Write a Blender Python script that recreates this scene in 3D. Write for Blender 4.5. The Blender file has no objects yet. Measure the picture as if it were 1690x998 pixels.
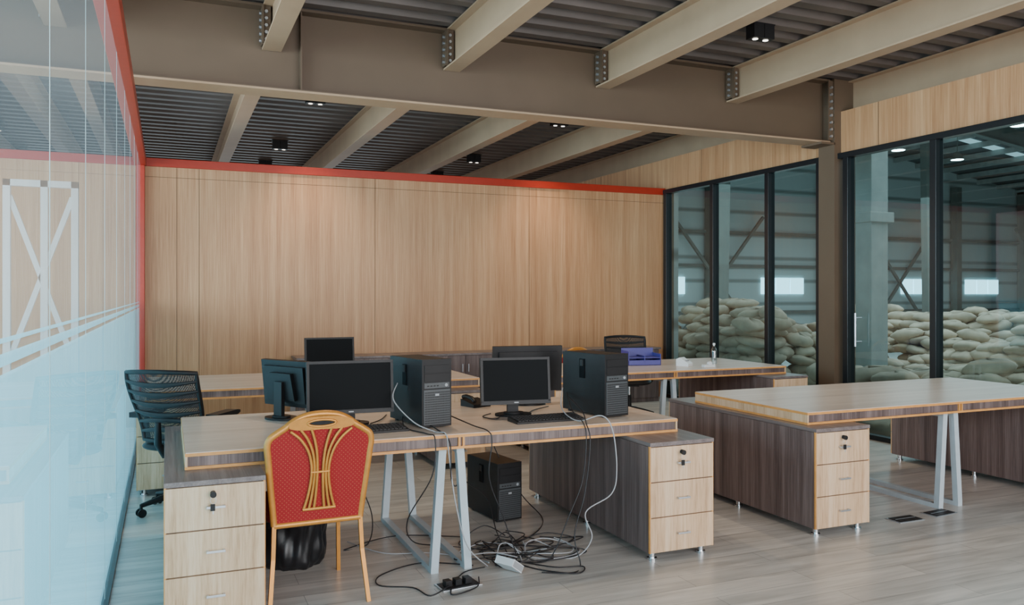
import bpy, math, random
from mathutils import Vector, Matrix
random.seed(7)
S=bpy.context.scene
COL=S.collection
# ------------------------------------------------------------------ materials
def newmat(name):
    m=bpy.data.materials.new(name); m.use_nodes=True
    nt=m.node_tree; b=nt.nodes['Principled BSDF']
    return m,nt,b
def plain(name,c,r=0.5,metal=0.0,spec=0.5,noise=0.0,nscale=20):
    m,nt,b=newmat(name)
    b.inputs['Base Color'].default_value=(*c,1); b.inputs['Roughness'].default_value=r
    b.inputs['Metallic'].default_value=metal; b.inputs['Specular IOR Level'].default_value=spec
    tc=nt.nodes.new('ShaderNodeTexCoord'); n=nt.nodes.new('ShaderNodeTexNoise')
    n.inputs['Scale'].default_value=nscale; n.inputs['Detail'].default_value=4
    nt.links.new(tc.outputs['Object'],n.inputs['Vector'])
    cr=nt.nodes.new('ShaderNodeValToRGB')
    k=noise
    cr.color_ramp.elements[0].position=0.3; cr.color_ramp.elements[1].position=0.7
    cr.color_ramp.elements[0].color=(*[max(0,x*(1-k)) for x in c],1)
    cr.color_ramp.elements[1].color=(*[min(1,x*(1+k)) for x in c],1)
    nt.links.new(n.outputs['Fac'],cr.inputs['Fac']); nt.links.new(cr.outputs['Color'],b.inputs['Base Color'])
    return m
def emis(name,c,s):
    m,nt,b=newmat(name); b.inputs['Base Color'].default_value=(*c,1)
    b.inputs['Emission Color'].default_value=(*c,1); b.inputs['Emission Strength'].default_value=s
    return m
def wood(name,cols,axis='Z',fine=60,coarse=9,along=1.0,rough=0.5,contrast=1.0,bump=0.02,fmix=0.55):
    m,nt,b=newmat(name); L=nt.links.new
    tc=nt.nodes.new('ShaderNodeTexCoord')
    def mp(s,a):
        mm=nt.nodes.new('ShaderNodeMapping'); v=[s,s,s]; v['XYZ'.index(axis)]=a
        mm.inputs['Scale'].default_value=v; L(tc.outputs['Object'],mm.inputs['Vector']); return mm
    n1=nt.nodes.new('ShaderNodeTexNoise'); n1.inputs['Scale'].default_value=1; n1.inputs['Detail'].default_value=5; n1.inputs['Distortion'].default_value=0.4
    L(mp(coarse,along*0.35).outputs[0],n1.inputs['Vector'])
    n2=nt.nodes.new('ShaderNodeTexNoise'); n2.inputs['Scale'].default_value=1; n2.inputs['Detail'].default_value=6; n2.inputs['Roughness'].default_value=0.7
    L(mp(fine,along*2.2).outputs[0],n2.inputs['Vector'])
    mx=nt.nodes.new('ShaderNodeMath'); mx.operation='MULTIPLY_ADD'; mx.inputs[1].default_value=1-fmix
    L(n1.outputs['Fac'],mx.inputs[0])
    m2=nt.nodes.new('ShaderNodeMath'); m2.operation='MULTIPLY'; m2.inputs[1].default_value=fmix
    L(n2.outputs['Fac'],m2.inputs[0]); L(m2.outputs[0],mx.inputs[2])
    cr=nt.nodes.new('ShaderNodeValToRGB'); e=cr.color_ramp.elements
    e[0].position=0.5-0.13/contrast; e[0].color=(*cols[0],1); e[1].position=0.5+0.13/contrast; e[1].color=(*cols[2],1)
    x=cr.color_ramp.elements.new(0.5); x.color=(*cols[1],1)
    L(mx.outputs[0],cr.inputs['Fac']); L(cr.outputs['Color'],b.inputs['Base Color'])
    b.inputs['Roughness'].default_value=rough
    bp=nt.nodes.new('ShaderNodeBump'); bp.inputs['Strength'].default_value=0.15; bp.inputs['Distance'].default_value=bump*0.1
    L(n2.outputs['Fac'],bp.inputs['Height']); L(bp.outputs[0],b.inputs['Normal'])
    return m
def glassmat(name,tint,base=0.05,gain=0.9,power=5,gcol=(1,1,1),rough=0.0,haze=0.0):
    m,nt,b=newmat(name); nt.nodes.remove(b); L=nt.links.new
    out=nt.nodes['Material Output']
    t=nt.nodes.new('ShaderNodeBsdfTransparent'); t.inputs[0].default_value=(*tint,1)
    g=nt.nodes.new('ShaderNodeBsdfGlossy'); g.inputs['Roughness'].default_value=rough; g.inputs[0].default_value=(*gcol,1)
    lw=nt.nodes.new('ShaderNodeLayerWeight'); lw.inputs[0].default_value=0.5
    p=nt.nodes.new('ShaderNodeMath'); p.operation='POWER'; p.inputs[1].default_value=power; L(lw.outputs['Facing'],p.inputs[0])
    q=nt.nodes.new('ShaderNodeMath'); q.operation='MULTIPLY_ADD'; q.inputs[1].default_value=gain; q.inputs[2].default_value=base; L(p.outputs[0],q.inputs[0])
    mx=nt.nodes.new('ShaderNodeMixShader'); L(q.outputs[0],mx.inputs[0]); L(t.outputs[0],mx.inputs[1]); L(g.outputs[0],mx.inputs[2])
    last=mx
    if haze:
        d=nt.nodes.new('ShaderNodeBsdfDiffuse'); d.inputs[0].default_value=(0.75,0.85,0.9,1)
        tl=nt.nodes.new('ShaderNodeBsdfTranslucent'); tl.inputs[0].default_value=(0.75,0.87,0.93,1)
        m1=nt.nodes.new('ShaderNodeMixShader'); L(d.outputs[0],m1.inputs[1]); L(tl.outputs[0],m1.inputs[2])
        m3=nt.nodes.new('ShaderNodeMixShader'); m3.inputs[0].default_value=haze; L(mx.outputs[0],m3.inputs[1]); L(m1.outputs[0],m3.inputs[2]); last=m3
    L(last.outputs[0],out.inputs[0]); return m

M={}
M['oak']=wood('oak_wall_panel',[(0.38,0.175,0.078),(0.51,0.265,0.126),(0.63,0.365,0.190)],'Z',90,13,0.7,0.42,0.95,fmix=0.62)
M['oakd']=wood('oak_drawer_front',[(0.47,0.28,0.155),(0.66,0.44,0.27),(0.76,0.55,0.37)],'Z',80,14,2.0,0.4,1.0)
M['oaktop']=wood('desk_laminate',[(0.54,0.42,0.34),(0.70,0.57,0.48),(0.79,0.67,0.58)],'X',70,14,1.0,0.28,0.9)
M['edge']=plain('orange_edge_band',(0.70,0.32,0.09),0.45,noise=0.1)
M['dark']=wood('dark_ash_panel',[(0.070,0.045,0.042),(0.145,0.102,0.096),(0.25,0.185,0.175)],'Z',110,16,1.0,0.4,1.0)
M['darkh']=wood('dark_ash_top',[(0.11,0.084,0.082),(0.175,0.14,0.135),(0.26,0.21,0.20)],'Y',110,16,1.0,0.35,1.0)
M['black']=plain('black_plastic',(0.013,0.012,0.013),0.45,noise=0.15,spec=0.32)
M['black2']=plain('black_matte_screen',(0.006,0.007,0.008),0.4,spec=0.04)
M['grill']=plain('dark_grey_grill',(0.065,0.07,0.075),0.4,noise=0.2,nscale=250)
M['grey']=plain('grey_label',(0.35,0.36,0.38),0.4)
M['leg']=plain('white_powder_steel',(0.50,0.57,0.62),0.35,noise=0.04)
M['chrome']=plain('chrome',(0.7,0.72,0.75),0.15,metal=1)
M['silver']=plain('brushed_silver',(0.55,0.58,0.62),0.3,metal=0.8)
M['beam']=plain('beige_painted_steel',(0.44,0.295,0.185),0.5,noise=0.06,nscale=3)
M['beamd']=plain('dark_brown_steel',(0.122,0.080,0.050),0.5,noise=0.07,nscale=2)  # darker brown tone than the joists, for girder, column and plates
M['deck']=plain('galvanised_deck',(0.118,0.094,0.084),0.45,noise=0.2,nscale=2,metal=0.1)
M['red']=plain('red_painted_frame',(0.42,0.026,0.009),0.35,noise=0.05)
M['gold']=plain('gold_frame',(0.62,0.26,0.05),0.33,metal=0.3,noise=0.1)
M['frame']=plain('black_window_frame',(0.010,0.012,0.014),0.3)
M['white']=plain('white_plastic',(0.7,0.72,0.74),0.35)
M['pale']=plain('white_painted_steel',(0.75,0.76,0.76),0.5)
M['blue']=plain('blue_plastic',(0.06,0.055,0.27),0.4)
M['bag']=plain('black_bin_liner',(0.012,0.012,0.014),0.28,noise=0.3)
M['cabk']=plain('black_cable',(0.018,0.016,0.018),0.45)
M['cabg']=plain('grey_cable',(0.42,0.42,0.44),0.45)
M['sack']=plain('jute_sack',(0.58,0.45,0.34),0.9,noise=0.28,nscale=3)
M['conc']=plain('concrete',(0.42,0.43,0.41),0.8,noise=0.12,nscale=3)
M['hallsteel']=plain('hall_steel',(0.15,0.165,0.15),0.6,noise=0.1,nscale=2)
M['hallroof']=plain('hall_roof_sheet',(0.09,0.11,0.115),0.7,noise=0.1)
M['rooflight']=emis('hall_roof_skylight',(0.50,0.74,0.80),0.8)
M['seam']=plain('panel_seam',(0.14,0.075,0.04),0.7)
M['glow']=emis('downlight_bulb',(1,0.93,0.82),4)
M['hlamp']=emis('hall_lamp_glow',(0.8,0.97,1.0),25)
M['hwin']=emis('hall_daylight_window',(0.38,0.76,0.90),3.8)
M['glassL']=glassmat('partition_glass',(0.88,0.96,0.98),0.10,0.62,4,(0.92,0.96,1.0),haze=0.09)
M['glassR']=glassmat('tinted_window_glass',(0.53,0.69,0.70),0.06,0.85,4)
M['gedge']=plain('glass_edge',(0.35,0.50,0.52),0.3)
# red fabric with small dots
m,nt,b=newmat('red_dotted_fabric'); M['fabric']=m
tc=nt.nodes.new('ShaderNodeTexCoord'); vo=nt.nodes.new('ShaderNodeTexVoronoi'); vo.inputs['Scale'].default_value=70; vo.inputs['Randomness'].default_value=0.0
mp=nt.nodes.new('ShaderNodeMapping'); mp.inputs['Scale'].default_value=(1,0.0,1); mp.inputs['Rotation'].default_value=(0,math.radians(45),0)
nt.links.new(tc.outputs['Object'],mp.inputs[0]); nt.links.new(mp.outputs[0],vo.inputs['Vector'])
cr=nt.nodes.new('ShaderNodeValToRGB'); cr.color_ramp.elements[0].position=0.11; cr.color_ramp.elements[0].color=(0.46,0.11,0.05,1)
cr.color_ramp.elements[1].position=0.18; cr.color_ramp.elements[1].color=(0.31,0.009,0.011,1)
nt.links.new(vo.outputs['Distance'],cr.inputs[0]); nt.links.new(cr.outputs[0],b.inputs['Base Color']); b.inputs['Roughness'].default_value=0.85
# chair mesh fabric
m,nt,b=newmat('chair_mesh_fabric'); M['mesh']=m
b.inputs['Base Color'].default_value=(0.02,0.019,0.02,1); b.inputs['Roughness'].default_value=0.8
tc=nt.nodes.new('ShaderNodeTexCoord'); vo=nt.nodes.new('ShaderNodeTexVoronoi'); vo.inputs['Scale'].default_value=160; vo.inputs['Randomness'].default_value=0.1
nt.links.new(tc.outputs['Object'],vo.inputs['Vector'])
mr=nt.nodes.new('ShaderNodeMapRange'); mr.inputs['From Min'].default_value=0.3; mr.inputs['From Max'].default_value=0.5; mr.inputs['To Min'].default_value=0.30
nt.links.new(vo.outputs['Distance'],mr.inputs['Value']); nt.links.new(mr.outputs[0],b.inputs['Alpha'])
# frosted film
m,nt,b=newmat('frosted_film'); M['film']=m; nt.nodes.remove(b)
d=nt.nodes.new('ShaderNodeBsdfDiffuse'); d.inputs[0].default_value=(0.34,0.74,0.86,1)
t=nt.nodes.new('ShaderNodeBsdfTranslucent'); t.inputs[0].default_value=(0.34,0.76,0.88,1)
mx=nt.nodes.new('ShaderNodeMixShader'); mx.inputs[0].default_value=0.6
tr=nt.nodes.new('ShaderNodeBsdfTransparent'); mx2=nt.nodes.new('ShaderNodeMixShader'); mx2.inputs[0].default_value=0.10
nt.links.new(d.outputs[0],mx.inputs[1]); nt.links.new(t.outputs[0],mx.inputs[2]); nt.links.new(mx.outputs[0],mx2.inputs[1]); nt.links.new(tr.outputs[0],mx2.inputs[2])
nt.links.new(mx2.outputs[0],nt.nodes['Material Output'].inputs[0])
# plank floor
m,nt,b=newmat('laminate_plank_floor'); M['floor']=m; L=nt.links.new
tc=nt.nodes.new('ShaderNodeTexCoord')
br=nt.nodes.new('ShaderNodeTexBrick'); br.inputs['Scale'].default_value=1.0; br.inputs['Brick Width'].default_value=1.25; br.inputs['Row Height'].default_value=0.165
br.inputs['Mortar Size'].default_value=0.0018; br.inputs['Color1'].default_value=(0.53,0.50,0.465,1); br.inputs['Color2'].default_value=(0.65,0.61,0.565,1); br.inputs['Mortar'].default_value=(0.30,0.28,0.26,1)
L(tc.outputs['Object'],br.inputs['Vector'])
mp=nt.nodes.new('ShaderNodeMapping'); mp.inputs['Scale'].default_value=(1.6,16,1); L(tc.outputs['Object'],mp.inputs[0])
n=nt.nodes.new('ShaderNodeTexNoise'); n.inputs['Scale'].default_value=1; n.inputs['Detail'].default_value=7; n.inputs['Distortion'].default_value=0.9; L(mp.outputs[0],n.inputs['Vector'])
cr=nt.nodes.new('ShaderNodeValToRGB'); cr.color_ramp.elements[0].position=0.3; cr.color_ramp.elements[0].color=(0.70,0.70,0.70,1); cr.color_ramp.elements[1].position=0.7; cr.color_ramp.elements[1].color=(1.12,1.12,1.12,1)
L(n.outputs['Fac'],cr.inputs[0])
mu=nt.nodes.new('ShaderNodeMixRGB'); mu.blend_type='MULTIPLY'; mu.inputs[0].default_value=1; L(br.outputs['Color'],mu.inputs[1]); L(cr.outputs[0],mu.inputs[2])
L(mu.outputs[0],b.inputs['Base Color']); b.inputs['Roughness'].default_value=0.30
# hall cladding
m,nt,b=newmat('hall_cladding'); M['clad']=m
tc=nt.nodes.new('ShaderNodeTexCoord'); w=nt.nodes.new('ShaderNodeTexWave'); w.bands_direction='Z'; w.inputs['Scale'].default_value=0.3; w.inputs['Distortion'].default_value=0.1
nt.links.new(tc.outputs['Object'],w.inputs['Vector'])
cr=nt.nodes.new('ShaderNodeValToRGB'); cr.color_ramp.elements[0].position=0.0; cr.color_ramp.elements[0].color=(0.26,0.29,0.28,1); cr.color_ramp.elements[1].position=0.12; cr.color_ramp.elements[1].color=(0.58,0.62,0.61,1)
nt.links.new(w.outputs['Fac'],cr.inputs[0]); nt.links.new(cr.outputs[0],b.inputs['Base Color']); b.inputs['Roughness'].default_value=0.7

# ------------------------------------------------------------------ builder
class B:
    def __init__(s,name): s.name=name; s.v=[]; s.f=[]; s.m=[]; s.sm=[]; s.mats=[]
    def mi(s,k):
        if k not in s.mats: s.mats.append(k)
        return s.mats.index(k)
    def add(s,vs,fs,k,smooth=False,T=None):
        o=len(s.v)
        for p in vs:
            p=Vector(p)
            if T is not None: p=T@p
            s.v.append(p)
        i=s.mi(k)
        for f in fs: s.f.append([o+a for a in f]); s.m.append(i); s.sm.append(smooth)
    def box(s,x0,x1,y0,y1,z0,z1,k,T=None):
        vs=[(x0,y0,z0),(x1,y0,z0),(x1,y1,z0),(x0,y1,z0),(x0,y0,z1),(x1,y0,z1),(x1,y1,z1),(x0,y1,z1)]
        s.add(vs,[(0,3,2,1),(4,5,6,7),(0,1,5,4),(1,2,6,5),(2,3,7,6),(3,0,4,7)],k,False,T)
    def prism(s,poly,a,b,k,plane='XZ',T=None,smooth=False):
        n=len(poly)
        def P(p,h):
            return (p[0],h,p[1]) if plane=='XZ' else ((h,p[0],p[1]) if plane=='YZ' else (p[0],p[1],h))
        vs=[P(p,a) for p in poly]+[P(p,b) for p in poly]
        fs=[list(range(n))[::-1],list(range(n,2*n))]
        s.add(vs,fs,k,False,T)
        s.add(vs,[(i,(i+1)%n,n+(i+1)%n,n+i) for i in range(n)],k,smooth,T)
    def tube(s,pts,r,k,n=8,closed=False,T=None,flat=1.0,smooth=True):
        pts=[Vector(p) for p in pts]; N=len(pts); vs=[]; up=None
        rr=r if isinstance(r,(list,tuple)) else [r]*N
        for i,p in enumerate(pts):
            if closed: t=(pts[(i+1)%N]-pts[i-1])
            else: t=pts[min(i+1,N-1)]-pts[max(i-1,0)]
            t.normalize()
            if up is None:
                up=Vector((0,0,1)) if abs(t.z)<0.9 else Vector((0,1,0))
            a=up-t*up.dot(t)
            if a.length<1e-4: a=t.orthogonal()
            a.normalize(); up=a; c=t.cross(a)
            for j in range(n):
                an=2*math.pi*(j+0.5)/n
                vs.append(p+a*math.cos(an)*rr[i]+c*math.sin(an)*rr[i]*flat)
        fs=[]
        for i in range(N if closed else N-1):
            for j in range(n):
                fs.append((i*n+j,i*n+(j+1)%n,((i+1)%N)*n+(j+1)%n,((i+1)%N)*n+j))
        s.add(vs,fs,k,smooth,T)
        if not closed:
            s.add(vs,[list(range(n))[::-1],list(range((N-1)*n,N*n))],k,False,T)
    def cyl(s,p0,p1,r,k,n=16,T=None,r1=None):
        s.tube([p0,p1],[r,r if r1 is None else r1],k,n,T=T)
    def bar(s,p0,p1,w,k,T=None): s.tube([p0,p1],w*0.7071,k,4,T=T,smooth=False)
    def grid(s,fn,nu,nv,k,T=None,smooth=True):
        vs=[fn(i/nu,j/nv) for i in range(nu+1) for j in range(nv+1)]
        fs=[(i*(nv+1)+j,(i+1)*(nv+1)+j,(i+1)*(nv+1)+j+1,i*(nv+1)+j+1) for i in range(nu) for j in range(nv)]
        s.add(vs,fs,k,smooth,T)
    def make(s,loc=(0,0,0),rz=0,bevel=0,parent=None,sc=1):
        me=bpy.data.meshes.new(s.name); me.from_pydata([tuple(v) for v in s.v],[],s.f)
        for k in s.mats: me.materials.append(M[k])
        for i,p in enumerate(me.polygons): p.material_index=s.m[i]; p.use_smooth=s.sm[i]
        me.validate(); me.update()
        o=bpy.data.objects.new(s.name,me); COL.objects.link(o); o.location=loc; o.rotation_euler=(0,0,rz); o.scale=(sc,sc,sc)
        if bevel:
            md=o.modifiers.new('bevel','BEVEL'); md.width=bevel; md.segments=2; md.limit_method='ANGLE'; md.angle_limit=math.radians(50)
        if parent: o.parent=parent
        return o
def catmull(P,sub=8,closed=False):
    P=[Vector(p) for p in P]; n=len(P); out=[]
    for i in range(n if closed else n-1):
        if closed: a,b_,c,d_=P[i-1],P[i],P[(i+1)%n],P[(i+2)%n]
        else: a,b_,c,d_=P[max(i-1,0)],P[i],P[i+1],P[min(i+2,n-1)]
        for j in range(sub):
            t=j/sub
            out.append(0.5*((2*b_)+(c-a)*t+(2*a-5*b_+4*c-d_)*t*t+(3*b_-a-3*c+d_)*t**3))
    if not closed: out.append(P[-1])
    return out

XW=6.72; XG=-0.28; YB=10.1; ZD=3.82
# ------------------------------------------------------------------ shell
b=B('floor'); b.box(-8,XW+0.25,-4,20,-0.1,0,'floor'); b.make()
b=B('wall_back'); b.box(XG-7,XW,YB,YB+0.12,0,2.95,'oak')
for x in (-2.0,0.10,0.34,2.41,4.54,):
    b.box(x-0.003,x+0.003,YB-0.001,YB,0,2.95,'seam')
b.box(XG,XW,YB-0.001,YB,2.831,2.836,'seam')
b.make()
b=B('trim_red_back'); b.box(XG-7,XW,YB-0.03,YB+0.14,2.95,3.045,'red'); b.make(bevel=0.004)
b=B('trim_red_left'); b.box(XG-0.06,XG+0.06,-2.5,YB-0.03,2.95,3.045,'red'); b.box(XG-0.045,XG+0.045,YB-0.09,YB-0.001,0,2.95,'red')
b.make(bevel=0.004)
b=B('wall_right'); b.box(XW,XW+0.12,-2.5,20,3.02,3.475,'oak')
for y in (1.5,4.0,6.2,9.2,12): b.box(XW-0.001,XW,y,y+0.006,3.02,3.475,'seam')
b.box(XW,XW+0.12,YB+0.12,20,0,3.02,'oak')
b.make()
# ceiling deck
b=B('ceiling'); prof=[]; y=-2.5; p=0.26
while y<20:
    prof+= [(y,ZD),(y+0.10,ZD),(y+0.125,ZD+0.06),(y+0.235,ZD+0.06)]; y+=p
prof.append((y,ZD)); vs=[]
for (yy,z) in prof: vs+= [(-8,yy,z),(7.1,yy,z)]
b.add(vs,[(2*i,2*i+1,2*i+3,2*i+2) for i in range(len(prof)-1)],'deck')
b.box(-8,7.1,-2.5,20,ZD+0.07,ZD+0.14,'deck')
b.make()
# steel
def ibeam(b,ax,c,w,z0,z1,a0,a1,k,tf=0.014,tw=0.01):
    def bx(u0,u1,za,zb,kk=k):
        if ax=='X': b.box(a0,a1,u0,u1,za,zb,kk)
        else: b.box(u0,u1,a0,a1,za,zb,kk)
    bx(c-w/2,c+w/2,z0,z0+tf); bx(c-w/2,c+w/2,z1-tf,z1); bx(c-tw/2,c+tw/2,z0+tf,z1-tf)
b=B('ceiling_main_girder'); ibeam(b,'X',6.86,0.24,3.14,ZD-0.002,-8,6.6,'beamd',0.02,0.014)
b.box(-8,6.6,6.735,6.985,3.134,3.150,'beam')
for x in (1.0,): b.box(x,x+0.01,6.76,6.85,3.16,3.8,'beamd')
b.make()
PX=[-5.38,-3.84,-2.30,-0.76,0.78,2.32,3.85,5.38,6.90]
for x in PX:
    b=B('ceiling_joist')
    ibeam(b,'Y',0,0.15,3.475,ZD-0.004,-2.5,6.84,'beam')
    ibeam(b,'Y',0,0.15,3.475,ZD-0.004,6.88,20,'beam')
    if x<6.5:
        b.box(-0.085,-0.075,6.70,6.84,3.50,3.80,'beamd')
        b.box(-0.09,-0.02,6.72,6.735,3.49,3.80,'beamd')
        for i in range(5):
            z=3.53+i*0.055
            b.cyl((-0.055,6.72,z),(-0.055,6.705,z),0.014,'silver',6)
            b.cyl((-0.085,6.78,z),(-0.102,6.78,z),0.014,'silver',6)
    b.make(loc=(x,0,0))
b=B('steel_column'); 
b.box(6.62,6.635,6.70,6.93,0,ZD,'beamd'); b.box(6.905,6.92,6.70,6.93,0,ZD,'beamd'); b.box(6.635,6.905,6.705,6.72,0,ZD,'beamd'); b.box(6.635,6.905,6.90,6.92,0,ZD,'beamd')
b.box(6.56,6.62,6.72,6.735,3.16,3.80,'beamd'); b.box(6.44,6.63,6.70,7.0,3.11,3.133,'beamd')
for i in range(8):
    z=3.2+i*0.075; b.cyl((6.59,6.72,z),(6.59,6.70,z),0.015,'silver',6)
b.make()
# ------------------------------------------------------------------ right windows
posts=[10.02,8.92,7.84,6.99,6.60,5.52,4.50,3.44,2.38,1.32,0.26,-0.8,-1.9]
b=B('window_frame_right')
for y in posts: b.box(XW-0.05,XW+0.05,y-0.035,y+0.035,0.0,2.96,'frame')
b.box(XW-0.05,XW+0.05,-2.5,YB,2.96,3.02,'frame'); b.box(XW-0.045,XW+0.045,-2.5,YB,0.0,0.05,'frame')
b.make(bevel=0.003)
for i in range(len(posts)-1):
    if i==3: continue
    b=B('window_%d'%(i+1)); b.add([(XW,posts[i]-0.035,0.05),(XW,posts[i+1]+0.035,0.05),(XW,posts[i+1]+0.035,2.96),(XW,posts[i]-0.035,2.96)],[(0,1,2,3)],'glassR'); b.make()
b=B('door_pull_handle'); b.cyl((XW-0.09,6.42,0.95),(XW-0.09,6.42,1.30),0.011,'silver'); 
for z in (1.0,1.25): b.cyl((XW-0.09,6.42,z),(XW-0.002,6.42,z),0.007,'silver',8)
b.make()
# ------------------------------------------------------------------ left partition
seams=[-2.5,-0.6,0.4,1.4,2.4,3.4,4.4,5.4,6.4,7.3,8.2,9.1,10.0]
for i in range(len(seams)-1):
    b=B('window_%d'%(i+20)); a,c=seams[i]+0.003,seams[i+1]-0.003
    b.add([(XG,a,0.02),(XG,c,0.02),(XG,c,2.95),(XG,a,2.95)],[(0,1,2,3)],'glassL'); b.make()
b=B('partition_glass_seams')
for y in seams[1:-1]: b.box(XG-0.001,XG+0.001,y-0.002,y+0.002,0.02,2.95,'gedge')
b.box(XG-0.02,XG+0.02,-2.5,YB-0.1,0,0.02,'frame')
b.make()
b=B('frosted_film_band')
for z0,z1 in ((0.02,1.345),(1.360,1.385),(1.405,1.415)):
    b.add([(XG-0.012,-2.5,z0),(XG-0.012,YB-0.1,z0),(XG-0.012,YB-0.1,z1),(XG-0.012,-2.5,z1)],[(0,1,2,3)],'film')
b.make()
b=B('corridor_steel_bracing')
for x in (-1.35,-1.05,-0.80): b.box(x-0.03,x+0.03,8.6,8.66,0,2.55,'pale')
b.box(-1.38,-0.77,8.6,8.66,2.49,2.55,'pale'); b.bar((-1.33,8.63,0.9),(-0.82,8.63,2.4),0.045,'pale'); b.bar((-0.82,8.63,0.9),(-1.33,8.63,2.4),0.045,'pale')
b.make()
# ------------------------------------------------------------------ downlights
def spot(x,y,on=True,power=45,ang=75):
    b=B('twin_downlight')
    for s in (-1,1):
        b.box(s*0.055-0.052,s*0.055+0.052,-0.055,0.055,-0.13,-0.01,'black')
        b.cyl((s*0.055,0,-0.13),(s*0.055,0,-0.134),0.024,'glow',16)
    b.box(-0.12,0.12,-0.05,0.05,-0.01,0.0,'black')
    o=b.make(loc=(x,y,ZD))
    if on:
        l=bpy.data.lights.new('downlight_lamp','SPOT'); l.energy=power; l.spot_size=math.radians(ang); l.spot_blend=0.9; l.color=(1,0.79,0.56); l.shadow_soft_size=0.08
        lo=bpy.data.objects.new('downlight_lamp',l); COL.objects.link(lo); lo.parent=o; lo.location=(0,0,-0.16)
for x in (1.57,4.70):
    spot(x,5.6,True,110,130); spot(x,9.50,True,125,100); spot(x,12.7,True,80,140); spot(x,14.7,False)
# ------------------------------------------------------------------ desks
def desk(x0,y0,w=2.76,dp=1.21):
    b=B('office_desk'); zb=0.67; z0,z1=0.75-0.018,0.75
    b.box(0,w,0,dp,z0,z1-0.003,'edge'); b.box(0.003,w-0.003,0.003,dp-0.003,z1-0.004,z1,'oaktop')
    b.box(0,w,0,dp,zb,zb+0.014,'edge')
    b.box(0.012,w-0.012,0.012,dp-0.012,zb+0.014,z0,'dark')
    for x in (w/2-0.018,w/2+0.006):
        b.box(x,x+0.012,0,dp,zb+0.014,z0,'edge')
    b.box(0.0015,0.012,0.001,dp-0.001,zb+0.014,z0,'oakd'); b.box(w-0.012,w-0.0015,0.001,dp-0.001,zb+0.014,z0,'oakd')
    for xt,xb in ((w/2-0.09,w/2-0.135),(w/2+0.01,w/2+0.055)):
        for y in (0.07,dp-0.07):
            b.bar((xt,y,zb),(xb,y,0.02),0.042,'leg')
        b.box(xb-0.021,xb+0.021,0.05,dp-0.05,0.0,0.03,'leg')
        b.box(xt-0.021,xt+0.021,0.05,dp-0.05,zb-0.03,zb,'leg')
    return b.make(loc=(x0,y0,0))
def pedestal(x0,y0,w=0.43,L=1.66,h=0.669,key=True):
    b=B('drawer_pedestal'); t=0.05
    b.box(0,w,0,L,h-0.022,h,'darkh')
    b.box(0.0,w,0.018,L-0.018,t,h-0.024,'dark')
    b.box(0.0,0.010,0.005,0.02,t,h-0.022,'edge'); b.box(w-0.010,w,0.005,0.02,t,h-0.022,'edge')
    H=(h-0.024-t)/3
    for side in (0,1):
        for i in range(3):
            za=t+i*H+0.003; zc=t+(i+1)*H-0.003
            if side==0: b.box(0.004,w-0.004,0.001,0.018,za,zc,'oakd')
            else: b.box(0.004,w-0.004,L-0.018,L-0.001,za,zc,'oakd')
            zm=(za+zc)/2-0.002; sy=0.0 if side==0 else L; sg=-1 if side==0 else 1
            b.box(w/2-0.04,w/2+0.04,min(sy+sg*0.022,sy+sg*0.016),max(sy+sg*0.022,sy+sg*0.016),zm,zm+0.010,'silver')
            for xx in (-0.034,0.034): b.box(w/2+xx-0.004,w/2+xx+0.004,min(sy,sy+sg*0.018),max(sy,sy+sg*0.018),zm,zm+0.010,'silver')
    for xx in (0.05,w-0.05):
        for yy in (0.06,L/2,L-0.06):
            b.cyl((xx,yy,0),(xx,yy,0.012),0.028,'chrome',16); b.cyl((xx,yy,0.012),(xx,yy,t),0.018,'chrome',16)
    if key:
        kx=w/2-0.012; kz=t+3*H-0.035
        b.cyl((kx,0,kz),(kx,-0.008,kz),0.012,'chrome',16); b.box(kx-0.003,kx+0.003,-0.03,-0.008,kz-0.012,kz+0.012,'black')
        b.cyl((kx,-0.034,kz-0.002),(kx,-0.022,kz-0.002),0.014,'black',12)
        b.tube([(kx+0.013*math.cos(a*0.628),-0.026,kz-0.028+0.015*math.sin(a*0.628)) for a in range(10)],0.0012,'silver',5,True)
        b.box(kx-0.012,kx+0.008,-0.028,-0.022,kz-0.075,kz-0.045,'black'); b.box(kx-0.003,kx+0.002,-0.027,-0.024,kz-0.09,kz-0.075,'silver')
    return b.make(loc=(x0,y0,0),bevel=0.001)
desk(0.075,4.12); pedestal(-0.015,3.87); pedestal(2.475,3.86)
desk(3.73,4.0,2.76,1.19); pedestal(3.67,3.86,0.44,1.60); pedestal(6.06,3.86,0.44,1.60)
desk(-0.16,6.82,2.74,1.2); pedestal(-0.21,6.58,key=False); pedestal(2.12,6.60,key=False)
desk(3.22,6.70,2.74,1.2); pedestal(3.16,6.46,key=False); pedestal(5.60,6.46,key=False)
# credenza on back wall
b=B('low_credenza'); b.box(1.38,6.36,9.64,10.09,0.73,0.755,'darkh'); b.box(1.40,6.34,9.67,10.09,0.0,0.73,'dark')
x=1.41; i=0
while x<6.2:
    b.box(x+0.002,x+0.408,9.655,9.67,0.06,0.725,'dark'); hx=x+0.37 if i%2==0 else x+0.04
    b.box(hx-0.005,hx+0.005,9.635,9.645,0.52,0.62,'silver'); b.box(hx-0.004,hx+0.004,9.645,9.655,0.53,0.54,'silver'); b.box(hx-0.004,hx+0.004,9.645,9.655,0.60,0.61,'silver')
    x+=0.41; i+=1
b.make(bevel=0.0015)
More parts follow.
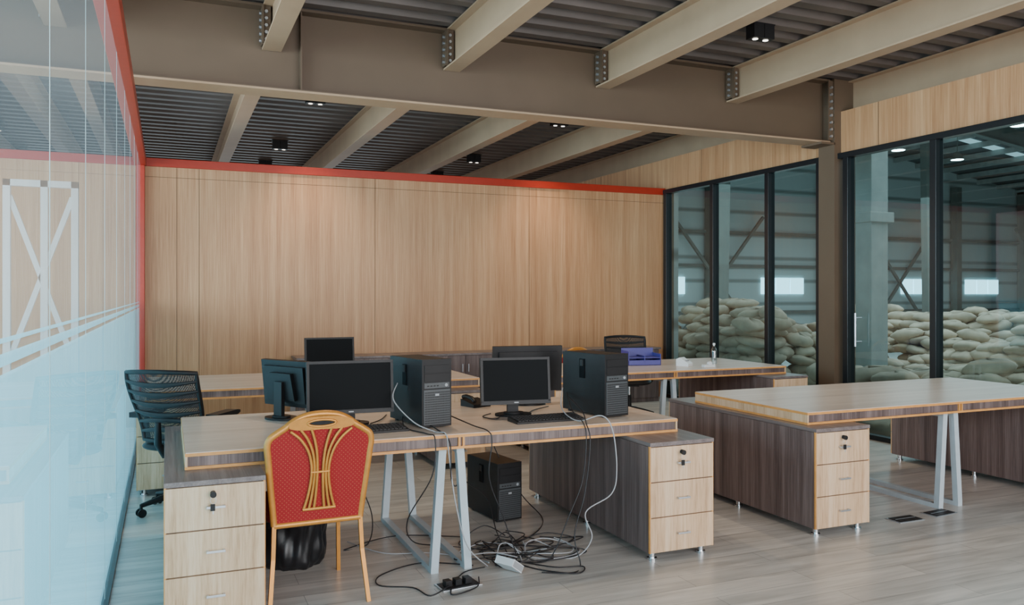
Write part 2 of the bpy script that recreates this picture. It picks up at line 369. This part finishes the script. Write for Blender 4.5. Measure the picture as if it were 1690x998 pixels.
# ------------------------------------------------------------------ computers
def monitor(x,y,z,rz,w=0.49,h=0.30,tilt=6,low=0.07):
    b=B('computer_monitor')
    T=Matrix.Translation((0,0,low+h/2))@Matrix.Rotation(math.radians(-tilt),4,'X')
    b.box(-w/2,w/2,-0.012,0.012,-h/2,h/2,'black',T)
    bz=0.016
    b.box(-w/2,w/2,-0.018,-0.012,h/2-bz,h/2,'black',T); b.box(-w/2,w/2,-0.018,-0.012,-h/2,-h/2+bz+0.008,'black',T)
    b.box(-w/2,-w/2+bz,-0.018,-0.012,-h/2+bz,h/2-bz,'black',T); b.box(w/2-bz,w/2,-0.018,-0.012,-h/2+bz,h/2-bz,'black',T)
    b.box(-w/2+bz,w/2-bz,-0.0135,-0.012,-h/2+bz+0.008,h/2-bz,'black2',T)
    b.box(-0.014,0.014,-0.0188,-0.018,-h/2+0.008,-h/2+0.015,'grey',T)
    b.prism([(-w*0.42,-h*0.40),(w*0.42,-h*0.40),(w*0.42,h*0.38),(-w*0.42,h*0.38)],0.012,0.03,'black','XZ',T)
    b.prism([(-w*0.27,-h*0.33),(w*0.27,-h*0.33),(w*0.22,h*0.25),(-w*0.22,h*0.25)],0.03,0.055,'black','XZ',T)
    b.box(-0.035,0.035,0.05,0.075,0.012,low+h*0.55,'black')
    n=28; el=[(0.115*math.cos(2*math.pi*i/n),0.045+0.085*math.sin(2*math.pi*i/n)) for i in range(n)]
    b.prism(el,0,0.012,'black','XY',smooth=True)
    b.prism([(p[0]*0.55,0.045+(p[1]-0.045)*0.55) for p in el],0.012,0.022,'black','XY',smooth=True)
    return b.make(loc=(x,y,z),rz=rz,bevel=0.002)
def tower(x,y,z,rz,w=0.185,dp=0.43,h=0.385):
    b=B('computer_tower')
    b.box(0.004,w-0.004,0.03,dp,0.012,h-0.006,'black')
    b.box(0,w,0.0,0.034,0.006,h,'black')
    b.box(0.004,w-0.004,0.03,dp-0.02,h-0.006,h-0.002,'black')
    for i in range(2): b.box(0.014,w-0.014,-0.004,0.0,h-0.075-i*0.048,h-0.033-i*0.048,'black')
    b.box(0.014,w-0.014,-0.003,0.0,h-0.162,h-0.132,'grill')
    for i in range(4): b.box(0.03+i*0.02,0.043+i*0.02,-0.0045,-0.003,h-0.152,h-0.146,'black')
    b.cyl((w-0.035,-0.002,h-0.147),(w-0.035,-0.006,h-0.147),0.009,'grey',14)
    b.box(0.010,w-0.010,-0.004,0.0,0.02,h-0.170,'grill')
    for i in range(14):
        for j in range(18):
            b.box(0.016+j*0.0088,0.0215+j*0.0088,-0.0050,-0.004,0.026+i*0.0130,0.034+i*0.0130,'black')
    b.box(w/2-0.012,w/2+0.012,-0.006,-0.0045,h-0.205,h-0.193,'grey')
    b.box(-0.002,0.004,0.20,0.25,h-0.16,h-0.04,'black2'); b.box(-0.006,0.0,0.21,0.24,h-0.085,h-0.045,'black')
    for xx in (0.02,w-0.04):
        for yy in (0.04,dp-0.06): b.box(xx,xx+0.02,yy,yy+0.025,0,0.012,'black')
    return b.make(loc=(x,y,z),rz=rz,bevel=0.003)
def keyboard(x,y,z,rz,w=0.44):
    b=B('keyboard')
    b.prism([(0,0),(0.145,0),(0.145,0.026),(0,0.012)],-w/2,w/2,'black','YZ')
    for r in range(5):
        yy=0.012+r*0.026; zz=0.0135+r*0.0026
        for c in range(19):
            xx=-w/2+0.012+c*(w-0.024)/19
            b.box(xx,xx+0.0185,yy,yy+0.020,zz,zz+0.006,'black')
    return b.make(loc=(x,y,z),rz=rz)
monitor(0.96,4.62,0.75,math.radians(-3),0.49,0.30)
monitor(1.965,4.58,0.75,math.radians(-8),0.44,0.285,6,0.075)
monitor(0.67,5.06,0.75,math.radians(122),0.43,0.28)
monitor(2.27,5.08,0.75,math.radians(172),0.49,0.31,4,0.085)
monitor(1.34,7.35,0.75,math.radians(0),0.44,0.29)
tower(1.30,4.34,0.75,math.radians(10)); tower(2.43,4.29,0.75,math.radians(10)); 
tower(1.99,4.93,0.0,math.radians(8))
keyboard(1.00,4.30,0.75,math.radians(3)); keyboard(2.07,4.28,0.75,math.radians(1))
b=B('desk_telephone'); b.prism([(-0.09,0),(0.09,0),(0.09,0.06),(-0.09,0.025)],-0.09,0.09,'black','YZ'); b.tube([(-0.07,-0.08,0.05),(-0.07,-0.04,0.075),(-0.07,0.04,0.085),(-0.07,0.08,0.075)],0.018,'black',10)
b.make(loc=(1.90,5.10,0.75),rz=0.3,bevel=0.003,sc=0.8)
# ------------------------------------------------------------------ items on rear desk
b=B('desk_organiser'); w=0.36
b.box(-w/2,w/2,-0.12,0.12,0,0.01,'blue'); b.box(-w/2,-w/2+0.008,-0.12,0.12,0,0.15,'blue'); b.box(w/2-0.008,w/2,-0.12,0.12,0,0.12,'blue')
b.box(-w/2,w/2,0.112,0.12,0,0.17,'blue'); b.box(-w/2,w/2,-0.12,-0.112,0,0.055,'blue'); b.box(-0.004,0.004,-0.12,0.12,0,0.10,'blue'); b.box(-w/2,w/2,-0.12,0.12,0.075,0.083,'blue')
b.make(loc=(4.64,7.42,0.75),rz=-0.2,bevel=0.002)
b=B('card_reader'); b.prism([(-0.07,0),(0.07,0),(0.07,0.07),(0.03,0.09),(-0.07,0.03)],-0.05,0.05,'white','YZ'); b.box(-0.035,0.035,-0.04,0.0,0.05,0.062,'grey'); b.make(loc=(4.97,7.1,0.75),rz=0.5,bevel=0.004)
b=B('tape_dispenser'); b.box(-0.06,0.06,-0.03,0.03,0,0.03,'white'); b.cyl((0.02,-0.015,0.04),(0.02,0.015,0.04),0.022,'white',16); b.make(loc=(5.09,6.86,0.75),bevel=0.004)
b=B('water_bottle'); pr=[(0,0.03),(0.13,0.032),(0.155,0.028),(0.18,0.013),(0.20,0.012)]
M['bottle']=glassmat('clear_plastic',(0.75,0.85,0.88),0.15,0.6,3)
b.tube([(0,0,p[0]) for p in pr],[p[1] for p in pr],'bottle',16); b.cyl((0,0,0.20),(0,0,0.222),0.014,'white'); b.make(loc=(5.42,7.20,0.75))
# ------------------------------------------------------------------ banquet chair
def banquet(x,y,rz,sc=1):
    b=B('banquet_chair')
    def yy(z): return -0.16*(z-0.42) if z>0.42 else 0.25*(z-0.42)*1.0*0.3
    R=[(0.205,0.405),(0.215,0.50),(0.228,0.62),(0.240,0.74),(0.245,0.79),(0.236,0.825),(0.205,0.85),(0.165,0.875),(0.125,0.905),(0.07,0.928),(0,0.935)]
    out=R+[(-p[0],p[1]) for p in R[-2::-1]]
    sm=catmull([(p[0],0,p[1]) for p in out],5)
    P=[Vector((p.x,yy(p.z),p.z)) for p in sm]
    b.tube([p for p in P],0.0165,'gold',10)
    b.tube([(-0.205,yy(.405),0.405),(0.205,yy(.405),0.405)],0.015,'gold',10)
    n=len(P); fr=[p+Vector((0,-0.008,0)) for p in P]; bk=[p+Vector((0,0.03,0)) for p in P]
    b.add(fr+bk,[list(range(n))[::-1],list(range(n,2*n))]+[(i,(i+1)%n,n+(i+1)%n,n+i) for i in range(n)],'fabric')
    def yr(z): return yy(z)-0.018
    outer=[];inner=[]
    for i in range(28):
        a=2*math.pi*i/28; inner.append((0.066*math.cos(a),0.893+0.016*math.sin(a)))
        s_=math.sin(a); outer.append((0.155*math.cos(a), 0.893+0.032*s_ if s_>0 else 0.893+0.030*s_-0.012*abs(math.cos(a))))
    vs=[(p[0],yr(p[1])-0.004,p[1]) for p in outer]+[(p[0],yr(p[1])-0.004,p[1]) for p in inner]
    b.add(vs,[(i,(i+1)%28,28+(i+1)%28,28+i) for i in range(28)],'gold')
    b.add([(p[0],yr(p[1])-0.001,p[1]) for p in inner],[list(range(28))],'black')
    b.tube([(p[0],yr(p[1])-0.004,p[1]) for p in inner],0.006,'gold',6,True)
    for i in range(-3,4):
        if i==0: continue
        s=i/3
        pts=catmull([(0.145*s,0,0.872-0.012*abs(s)),(0.098*s,0,0.82),(0.060*s,0,0.76),(0.042*s,0,0.69),(0.042*s,0,0.62),(0.055*s,0,0.54),(0.073*s,0,0.475)],5)
        b.tube([(p.x,yr(p.z),p.z) for p in pts],0.0070,'gold',6,flat=1.0)
    b.tube([(-0.078,yr(.475),0.475),(0.078,yr(.475),0.475)],0.008,'gold',6)
    b.tube([(-0.044,yr(.66),0.655),(0.044,yr(.66),0.655)],0.007,'gold',6)
    for s in (-1,1):
        b.tube([(s*0.205,yy(.42),0.43),(s*0.212,-0.012,0.25),(s*0.235,-0.055,0.0)],0.0135,'gold',4,smooth=False)
        b.tube([(s*0.195,0.43,0.41),(s*0.205,0.46,0.0)],0.0135,'gold',4,smooth=False)
        b.tube([(s*0.195,0.0,0.40),(s*0.195,0.44,0.40)],0.013,'gold',6)
    b.tube([(-0.195,0.44,0.40),(0.195,0.44,0.40)],0.013,'gold',6)
    def sf(u,v):
        a=2*math.pi*u
        c=math.cos(a);s_=math.sin(a); e=0.35
        x_=0.225*math.copysign(abs(c)**e,c); y_=0.235*math.copysign(abs(s_)**e,s_)
        ph=v*math.pi/2; r=math.cos(ph)**0.25 if v<1 else 0
        return (x_*r,0.245+y_*r,0.435+0.05*math.sin(ph))
    b.grid(sf,40,8,'fabric')
    b.add([sf(i/40,0)[:2]+(0.405,) for i in range(40)]+[sf(i/40,0) for i in range(40)],[(i,(i+1)%40,40+(i+1)%40,40+i) for i in range(40)]+[list(range(40))[::-1]],'fabric',True)
    return b.make(loc=(x,y,0),rz=rz,sc=sc)
banquet(0.668,3.97,math.radians(2))
banquet(4.32,8.35,math.radians(6),0.94)
# ------------------------------------------------------------------ office chair
def office_chair(x,y,rz,sc=1):
    b=B('mesh_office_chair')
    for i in range(5):
        a=2*math.pi*i/5+0.3; c,s=math.cos(a),math.sin(a)
        b.tube([(0.03*c,0.03*s,0.12),(0.17*c,0.17*s,0.10),(0.29*c,0.29*s,0.075)],[0.026,0.021,0.014],'black',8)
        b.cyl((0.29*c,0.29*s,0.085),(0.29*c,0.29*s,0.045),0.010,'black',8)
        for k in (-1,1):
            px,py=0.29*c-s*0.016*k,0.29*s+c*0.016*k
            b.cyl((px-s*0.009*k,py+c*0.009*k,0.028),(px,py,0.028),0.028,'black',16)
    b.cyl((0,0,0.09),(0,0,0.28),0.028,'black'); b.cyl((0,0,0.28),(0,0,0.40),0.018,'chrome'); b.box(-0.10,0.10,-0.11,0.11,0.39,0.42,'black')
    def sf(u,v,top=True):
        a=2*math.pi*u; c=math.cos(a);s_=math.sin(a);e=0.5
        x_=0.245*math.copysign(abs(c)**e,c); y_=0.24*math.copysign(abs(s_)**e,s_); ph=(v*2-1)*math.pi/2
        r=max(math.cos(ph),0)**0.35
        return (x_*r,0.03+y_*r,0.455+0.036*math.sin(ph)-0.02*max(0,(y_*r)-0.15)/0.1)
    b.grid(sf,32,10,'black')
    W=0.25
    def wid(z): return W*(0.80+0.20*math.sin(min(1,(z-0.50)/0.40)*math.pi*0.5)) if z>0.5 else W*0.8
    def by(x_,z): return -0.27+0.14*(x_/0.25)**2*0.6 -0.12*(z-0.62)+0.05*math.cos((z-0.55)*8)
    def bf(u,v):
        z=0.50+0.46*v; x_=(2*u-1)*wid(z); return (x_,by(x_,z),z)
    b.grid(bf,10,12,'mesh')
    loop=[]
    for j in range(13): z=0.50+0.46*j/12; loop.append((wid(z),by(wid(z),z),z))
    for j in range(1,10): u=1-j/10; x_=(2*u-1)*wid(0.96); loop.append((x_,by(x_,0.96),0.96+0.012*math.sin(u*math.pi)))
    for j in range(13): z=0.96-0.46*j/12; loop.append((-wid(z),by(-wid(z),z),z))
    for j in range(1,10): u=j/10; x_=(2*u-1)*wid(0.5); loop.append((x_,by(x_,0.5),0.5))
    b.tube(loop,0.015,'black',8,True)
    for z in (0.56,0.625,0.70,0.77,0.84,0.905):
        pts=[]
        for j in range(13):
            x_=(2*j/12-1)*wid(z); zz=z+0.022*math.cos((j/12-0.5)*math.pi)*(1 if z<0.7 else -1); pts.append((x_,by(x_,zz)-0.012,zz))
        b.tube(pts,[0.010+0.010*math.sin(j/12*math.pi) for j in range(13)],'black',6,flat=0.5)
    b.tube([(0,-0.05,0.41),(0,-0.24,0.42),(0,-0.31,0.50),(0,-0.31,0.64)],[0.026,0.026,0.024,0.018],'black',8)
    for s in (-1,1):
        b.tube(catmull([(s*0.18,0.0,0.43),(s*0.27,0.0,0.44),(s*0.285,0.0,0.52),(s*0.28,-0.02,0.64)],4),0.017,'black',8)
        b.prism([(-0.15,0.64),(0.12,0.64),(0.16,0.652),(0.16,0.668),(0.12,0.675),(-0.15,0.675)],s*0.28-0.04,s*0.28+0.04,'black','YZ')
    return b.make(loc=(x,y,0),rz=rz,bevel=0.003,sc=sc)
office_chair(0.115,6.10,math.radians(-33),1.02)
office_chair(5.15,8.50,math.radians(160))
# ------------------------------------------------------------------ bin liner
b=B('bin_bag')
def bg(u,v):
    a=2*math.pi*u; prof=[0.0,0.13,0.150,0.155,0.15,0.155,0.165,0.18,0.17,0.0]
    i=min(int(v*9),8); f=v*9-i; r=prof[i]*(1-f)+prof[i+1]*f; z=[0,0.0,0.03,0.08,0.14,0.19,0.23,0.25,0.22,0.16]; zz=z[i]*(1-f)+z[i+1]*f
    k=1.12*(1+0.05*math.sin(a*9+v*5)+0.035*math.sin(a*17-v*9)+0.03*math.sin(a*5+v*14))
    return (r*k*math.cos(a),r*k*math.sin(a),zz*1.1)
b.grid(bg,64,27,'bag'); b.make(loc=(0.65,4.66,0.0))
# ------------------------------------------------------------------ cables
bk=B('computer_cables'); gk=B('network_cables')
def cab(B_,pts,r=0.0036): B_.tube(catmull(pts,7),r,'cabk' if B_ is bk else 'cabg',6)
cab(gk,[(1.235,4.62,0.98),(1.18,4.50,0.90),(1.24,4.30,0.80),(1.33,4.20,0.757),(1.36,4.10,0.757),(1.37,4.08,0.65),(1.40,4.06,0.40),(1.48,4.10,0.15),(1.62,4.16,0.006)])
cab(gk,[(2.33,4.66,0.90),(2.22,4.45,0.80),(2.20,4.20,0.762),(2.30,4.10,0.80),(2.345,4.05,0.72),(2.36,4.03,0.50),(2.33,4.04,0.36),(2.17,4.05,0.27),(2.21,4.05,0.12),(2.12,4.1,0.006),(1.9,4.2,0.006)])
cab(bk,[(2.36,4.66,0.87),(2.24,4.35,0.80),(2.19,4.12,0.765),(2.18,4.06,0.68),(2.15,4.05,0.45),(2.06,4.05,0.25),(1.98,4.07,0.06),(1.92,4.10,0.006),(1.75,4.2,0.006)])
cab(bk,[(2.35,4.62,0.85),(2.28,4.30,0.80),(2.21,4.12,0.762),(2.205,4.06,0.66),(2.16,4.04,0.38),(2.09,4.03,0.16),(2.1,3.98,0.006),(2.0,3.88,0.006),(1.85,3.95,0.006)])
cab(bk,[(1.50,4.60,0.80),(1.58,4.3,0.762),(1.60,4.10,0.757),(1.61,4.07,0.70),(1.60,4.08,0.5),(1.70,4.1,0.25),(1.78,4.15,0.006),(1.6,4.3,0.006)])
cab(bk,[(1.28,4.68,0.80),(1.22,4.4,0.757),(1.27,4.15,0.757),(1.29,4.07,0.74),(1.27,4.06,0.55),(1.18,4.2,0.30),(1.28,4.45,0.10),(1.5,4.6,0.006),(1.75,4.4,0.006)])
cab(bk,[(1.30,4.62,0.80),(1.36,4.3,0.76),(1.37,4.07,0.72),(1.38,4.07,0.52),(1.50,4.3,0.45),(1.62,4.5,0.66)])
cab(bk,[(1.10,5.1,0.66),(1.08,5.0,0.4),(1.15,4.9,0.15),(1.1,4.8,0.006),(0.95,4.75,0.006),(1.3,4.9,0.006),(1.7,4.7,0.006)])
cab(bk,[(2.0,5.2,0.67),(2.08,5.15,0.4),(2.24,5.1,0.12),(2.3,4.9,0.006),(2.1,4.6,0.006),(1.8,4.4,0.006)])
cab(bk,[(1.9,5.3,0.67),(1.82,5.2,0.3),(1.88,4.85,0.2),(1.85,4.6,0.05),(1.8,4.3,0.006)])
cab(bk,[(1.07,4.60,0.757),(1.16,4.72,0.757),(1.24,4.9,0.757)]); cab(bk,[(0.80,4.75,0.757),(0.70,4.66,0.757),(0.78,4.5,0.757),(0.9,4.7,0.757)])
cab(bk,[(1.85,4.70,0.757),(1.76,4.6,0.757),(1.80,4.48,0.757),(1.9,4.65,0.757)]); cab(bk,[(2.05,4.6,0.757),(2.18,4.75,0.757),(2.32,4.85,0.757)])
for t in range(15):
    B_=bk if t%4 else gk
    cx_,cy_=1.78+random.uniform(-.20,.26),4.28+random.uniform(-.14,.28); a0=random.uniform(0,6.28); pts=[]
    rx,ry=random.uniform(0.08,0.24),random.uniform(0.05,0.17)
    for j in range(random.randint(6,10)):
        a=a0+j*0.95; k=random.uniform(0.7,1.3)
        pts.append((cx_+rx*k*math.cos(a)+j*0.008,cy_+ry*k*math.sin(a),0.006+random.choice([0,0.0,0.012,0.03,0.06 if t%3==0 else 0.01])))
    cab(B_,pts,0.0034)
cab(bk,[(1.55,4.2,0.006),(1.3,4.35,0.006),(1.05,4.25,0.006),(1.0,4.1,0.006),(1.15,4.0,0.006),(1.2,3.86,0.006),(1.32,3.92,0.02)])
cab(bk,[(1.6,4.15,0.006),(1.45,4.1,0.006),(1.30,3.84,0.006),(1.45,3.88,0.006),(1.5,3.98,0.02)])
cab(gk,[(1.0,4.9,0.006),(1.15,4.6,0.006),(1.4,4.5,0.006),(1.6,4.3,0.006),(1.62,4.14,0.03)])
cab(bk,[(1.78,4.2,0.006),(1.95,4.0,0.006),(2.1,3.95,0.006),(2.02,3.86,0.006),(1.87,3.98,0.006),(1.8,4.1,0.006)])
bk.make(); gk.make()
b=B('power_adapter'); T=Matrix.Rotation(math.radians(35),4,'Y'); b.box(-0.05,0.05,-0.06,0.06,-0.02,0.02,'white',T); b.box(-0.045,0.045,-0.062,-0.06,-0.015,0.015,'grey',T)
b.box(-0.03,0.03,-0.02,0.02,0.02,0.0205,'grey',T); b.make(loc=(1.69,4.02,0.05),rz=0.5,bevel=0.006)
def outlet(x,y,rz=0,strip=False):
    b=B('floor_socket'); b.box(-0.11,0.11,-0.06,0.06,0,0.006,'silver'); b.box(-0.10,0.10,-0.05,0.05,0.006,0.009,'black')
    if strip:
        for i in range(3): b.box(-0.08+i*0.055,-0.045+i*0.055,-0.025,0.02,0.009,0.038,'black')
    else:
        b.box(-0.09,0.09,-0.002,0.003,0.009,0.011,'silver')
    return b.make(loc=(x,y,0),rz=rz,bevel=0.0015)
outlet(1.38,3.96,0.1,True); outlet(4.52,3.95,0.0); outlet(4.86,3.97,0.1)
# ------------------------------------------------------------------ warehouse
HF=-0.9
b=B('hall_floor'); b.box(XW+0.25,48,-6,30,HF-0.1,HF,'conc'); b.make()
b=B('hall_wall_far'); b.box(XW+0.4,48,30,30.2,HF,9.5,'clad'); b.make()
b=B('hall_wall_right'); b.box(48,48.2,-6,30,HF,9.5,'clad'); b.make()
b=B('hall_wall_near'); b.box(XW+0.4,48,-6.2,-6,HF,9.5,'clad'); b.make()
b=B('hall_wall_left'); b.box(XW+0.3,XW+0.38,YB+0.2,30,HF,ZD+0.15,'clad'); b.box(XW+0.3,XW+0.38,-6,30,ZD+0.15,7.5,'clad'); b.make()
b=B('trim_slab_edge'); b.box(XW+0.12,XW+0.25,-6,20,HF,-0.002,'conc'); b.make()
b=B('hall_windows')
for x in (11.5,18.5,25.2,34.0,38.6,43.5):
    for q in range(3):
        b.box(x+q*0.85,x+q*0.85+0.78,29.93,29.99,1.5,2.25,'hwin')
for x in (23.0,34.2,40.8):
    for q in range(3): b.box(x+q*0.55,x+q*0.55+0.48,29.93,29.99,-0.75,-0.15,'hwin')
b.make()
b=B('hall_roof')
zr=lambda x: 6.6+(x-7)*0.13 if x<27 else 6.6+20*0.13-(x-27)*0.13
for (x0,x1) in ((7,27),(27,48)):
    vs=[(x0,-6,zr(x0)),(x1,-6,zr(x1)),(x1,30,zr(x1)),(x0,30,zr(x0))]; b.add(vs,[(0,1,2,3)],'hallroof')
xx=8
while xx<48:
    b.box(xx,xx+0.12,-6,30,zr(xx)-0.28,zr(xx)-0.05,'conc'); xx+=1.5
for ys in (6,13.5,19.5,25.5):
    for (x0,x1) in ((9,15),(17,25),(29,37)):
        b.add([(x0,ys-0.3,zr(x0)-0.04),(x1,ys-0.3,zr(x1)-0.04),(x1,ys+0.3,zr(x1)-0.04),(x0,ys+0.3,zr(x0)-0.04)],[(0,1,2,3)],'rooflight')
b.make()
for yf in (3,10.5,16.5,22.5):
    b=B('hall_portal_frame')
    for x0,x1 in ((7.2,16.6),(16.6,27),(27,37),(37,47.8)):
        p=[(x0,zr(x0)-0.35),(x1,zr(x1)-0.35),(x1,zr(x1)-0.95),(x0,zr(x0)-1.05)]
        b.prism(p,-0.02,0.02,'hallsteel','XZ'); 
        b.prism([(x0,zr(x0)-1.05),(x1,zr(x1)-0.95),(x1,zr(x1)-0.98),(x0,zr(x0)-1.09)],-0.14,0.14,'hallsteel','XZ')
    for xc in (17.2,27.0,38):
        zt=zr(xc)-1.0
        b.prism([(xc-0.18,HF),(xc+0.18,HF),(xc+0.34,zt),(xc-0.34,zt)],-0.14,0.14,'hallsteel','XZ')
        b.prism([(xc-0.34,zt),(xc-1.2,zr(xc-1.2)-0.98),(xc+1.2,zr(xc+1.2)-0.98),(xc+0.34,zt)],-0.03,0.03,'hallsteel','XZ')
    b.make(loc=(0,yf,0))
b=B('hall_bracing')
for xc in (10,20,31,42):
    b.bar((xc,29.6,HF),(xc+5,29.6,5),0.12,'hallsteel'); b.bar((xc+5,29.6,HF),(xc,29.6,5),0.12,'hallsteel')
for zz in (0.6,2.7,4.2): b.box(7.3,47.8,29.75,29.88,zz,zz+0.14,'hallsteel')
for xc in (12,17.5,22,28.5,31.5,37.4,42.5): b.box(xc,xc+0.35,29.5,29.88,HF,7,'hallsteel')
b.make()
b=B('concrete_post'); b.box(9.45,9.78,8.85,9.15,HF,6.0,'conc'); b.box(9.38,9.85,8.8,9.2,2.55,2.7,'conc'); b.make(bevel=0.01)
for (x,y,z) in ((18,18.5,6),(16.2,13.5,5.6),(20,14,5.8),(22,19.5,6.2),(24,14,6.0),(26,20.5,6.3),(15.5,8.5,5.4),(17,25,5.9),(31,20,6.1)):
    b=B('high_bay_lamp'); b.tube([(0,0,0),(0,0,0.12),(0,0,0.28)],[0.24,0.16,0.06],'hallsteel',16); b.cyl((0,0,-0.01),(0,0,0.0),0.2,'hlamp'); b.cyl((0,0,0.28),(0,0,zr(x)-z-0.3),0.012,'hallsteel',6); b.make(loc=(x,y,z))
def sackpile(name,x0,x1,y0,y1,hf,sx=0.44,sy=0.31,sz=0.135,sc=0.70):
    b=B(name); nx=max(1,int((x1-x0)/sx)); ny=max(1,int((y1-y0)/sy)); Ht=[[max(0,int((hf(x0+(i+.5)*sx,y0+(j+.5)*sy)-HF)/sz+random.uniform(-.8,.8))) for j in range(ny)] for i in range(nx)]
    for i in range(nx):
        for j in range(ny):
            h=Ht[i][j]
            for k in range(h):
                exposed=(k>=h-1) or i==0 or j==0 or Ht[i-1][j]<=k or Ht[i][j-1]<=k
                if not exposed or (HF+k*sz<-0.55): 
                    if not (k==0 and exposed): continue
                cx_=x0+(i+.5)*sx+random.uniform(-.08,.08)+(k%2)*0.09; cy_=y0+(j+.5)*sy+random.uniform(-.06,.06)+(k%2)*0.07; cz_=HF+(k+.5)*sz+random.uniform(-.02,.02)
                L_=(0.36+random.uniform(-.04,.05))*sc; W_=(0.25+random.uniform(-.02,.03))*sc; H_=(0.122+random.uniform(-.015,.025))*sc
                T=Matrix.Translation((cx_,cy_,cz_))@Matrix.Rotation(random.uniform(-.5,.5)+(1.57 if random.random()<0.35 else 0),4,'Z')@Matrix.Rotation(random.uniform(-.24,.24),4,'Y')@Matrix.Rotation(random.uniform(-.16,.16),4,'X')
                ph=random.uniform(0,6)
                def sf(u,v):
                    a=2*math.pi*u; q=(v-0.5)*math.pi; c=math.cos(a);s_=math.sin(a); cr_=max(math.cos(q),0)**0.6
                    x_=L_*math.copysign(abs(c)**0.6,c)*cr_; y_=W_*math.copysign(abs(s_)**0.65,s_)*cr_
                    e=1-0.5*(abs(x_)/L_)**3
                    return (x_,y_,H_*math.sin(q)*e*(1+0.14*math.sin(a*3+ph)))
                b.grid(sf,14,6,'sack',T)
    return b.make()
sackpile('sack_pile',7.6,10.9,9.4,12.8,lambda x,y:1.38-0.7*abs((x-8.6)*0.5-(y-10.8)*0.25)+0.14*math.sin(x*2.6+y*1.3)-(0.30 if x<7.9 else 0))
sackpile('sack_pile',11.4,17.0,6.3,12.4,lambda x,y:0.98+0.22*math.sin(x*1.5+y*1.2)-(0.3 if x<11.9 else 0)-(0.25 if y<6.8 else 0))
sackpile('sack_pile',10.0,11.3,4.5,9.0,lambda x,y:0.32+0.14*math.sin(x*2.7+y*2),0.5,0.36,0.15,0.8)
sackpile('sack_pile',7.25,9.1,2.5,8.7,lambda x,y:0.55+0.12*math.sin(x*3.1+y*1.9)-(0.35 if x<7.7 else 0),0.56,0.38,0.16,0.88)
# ------------------------------------------------------------------ lights
def area(name,loc,rot,sx,sy,e,c):
    l=bpy.data.lights.new(name,'AREA'); l.shape='RECTANGLE'; l.size=sx; l.size_y=sy; l.energy=e; l.color=c
    o=bpy.data.objects.new(name,l); COL.objects.link(o); o.location=loc; o.rotation_euler=rot; return o
area('daylight_rear',(3.0,-2.6,1.9),(math.radians(90),0,0),7.5,3.0,500,(0.98,0.96,0.96))
area('daylight_left',(-6.5,3.5,2.0),(math.radians(90),0,math.radians(-90)),12,3.2,2000,(0.66,0.88,1.0))
area('hall_fill_down',(22,13,5.2),(0,0,0),26,22,3800,(0.74,0.93,1.0))  # added fill hung below the roof to brighten the hall, no real fitting
area('hall_fill_up',(20,13,2.5),(math.radians(180),0,0),20,20,450,(0.74,0.93,1.0))  # added upward fill that lifts the hall roof, no real source there
w=bpy.data.worlds.new('World'); S.world=w; w.use_nodes=True
bgn=w.node_tree.nodes['Background']; bgn.inputs[0].default_value=(0.74,0.87,0.94,1); bgn.inputs[1].default_value=1.2
# ------------------------------------------------------------------ camera
c=bpy.data.cameras.new('Camera'); co=bpy.data.objects.new('Camera',c); COL.objects.link(co); S.camera=co
co.location=(0,0,1.5); co.rotation_euler=(math.radians(90),0,math.radians(-23)); c.sensor_width=36; c.lens=28.54; c.shift_y=-14/1690; c.clip_end=200
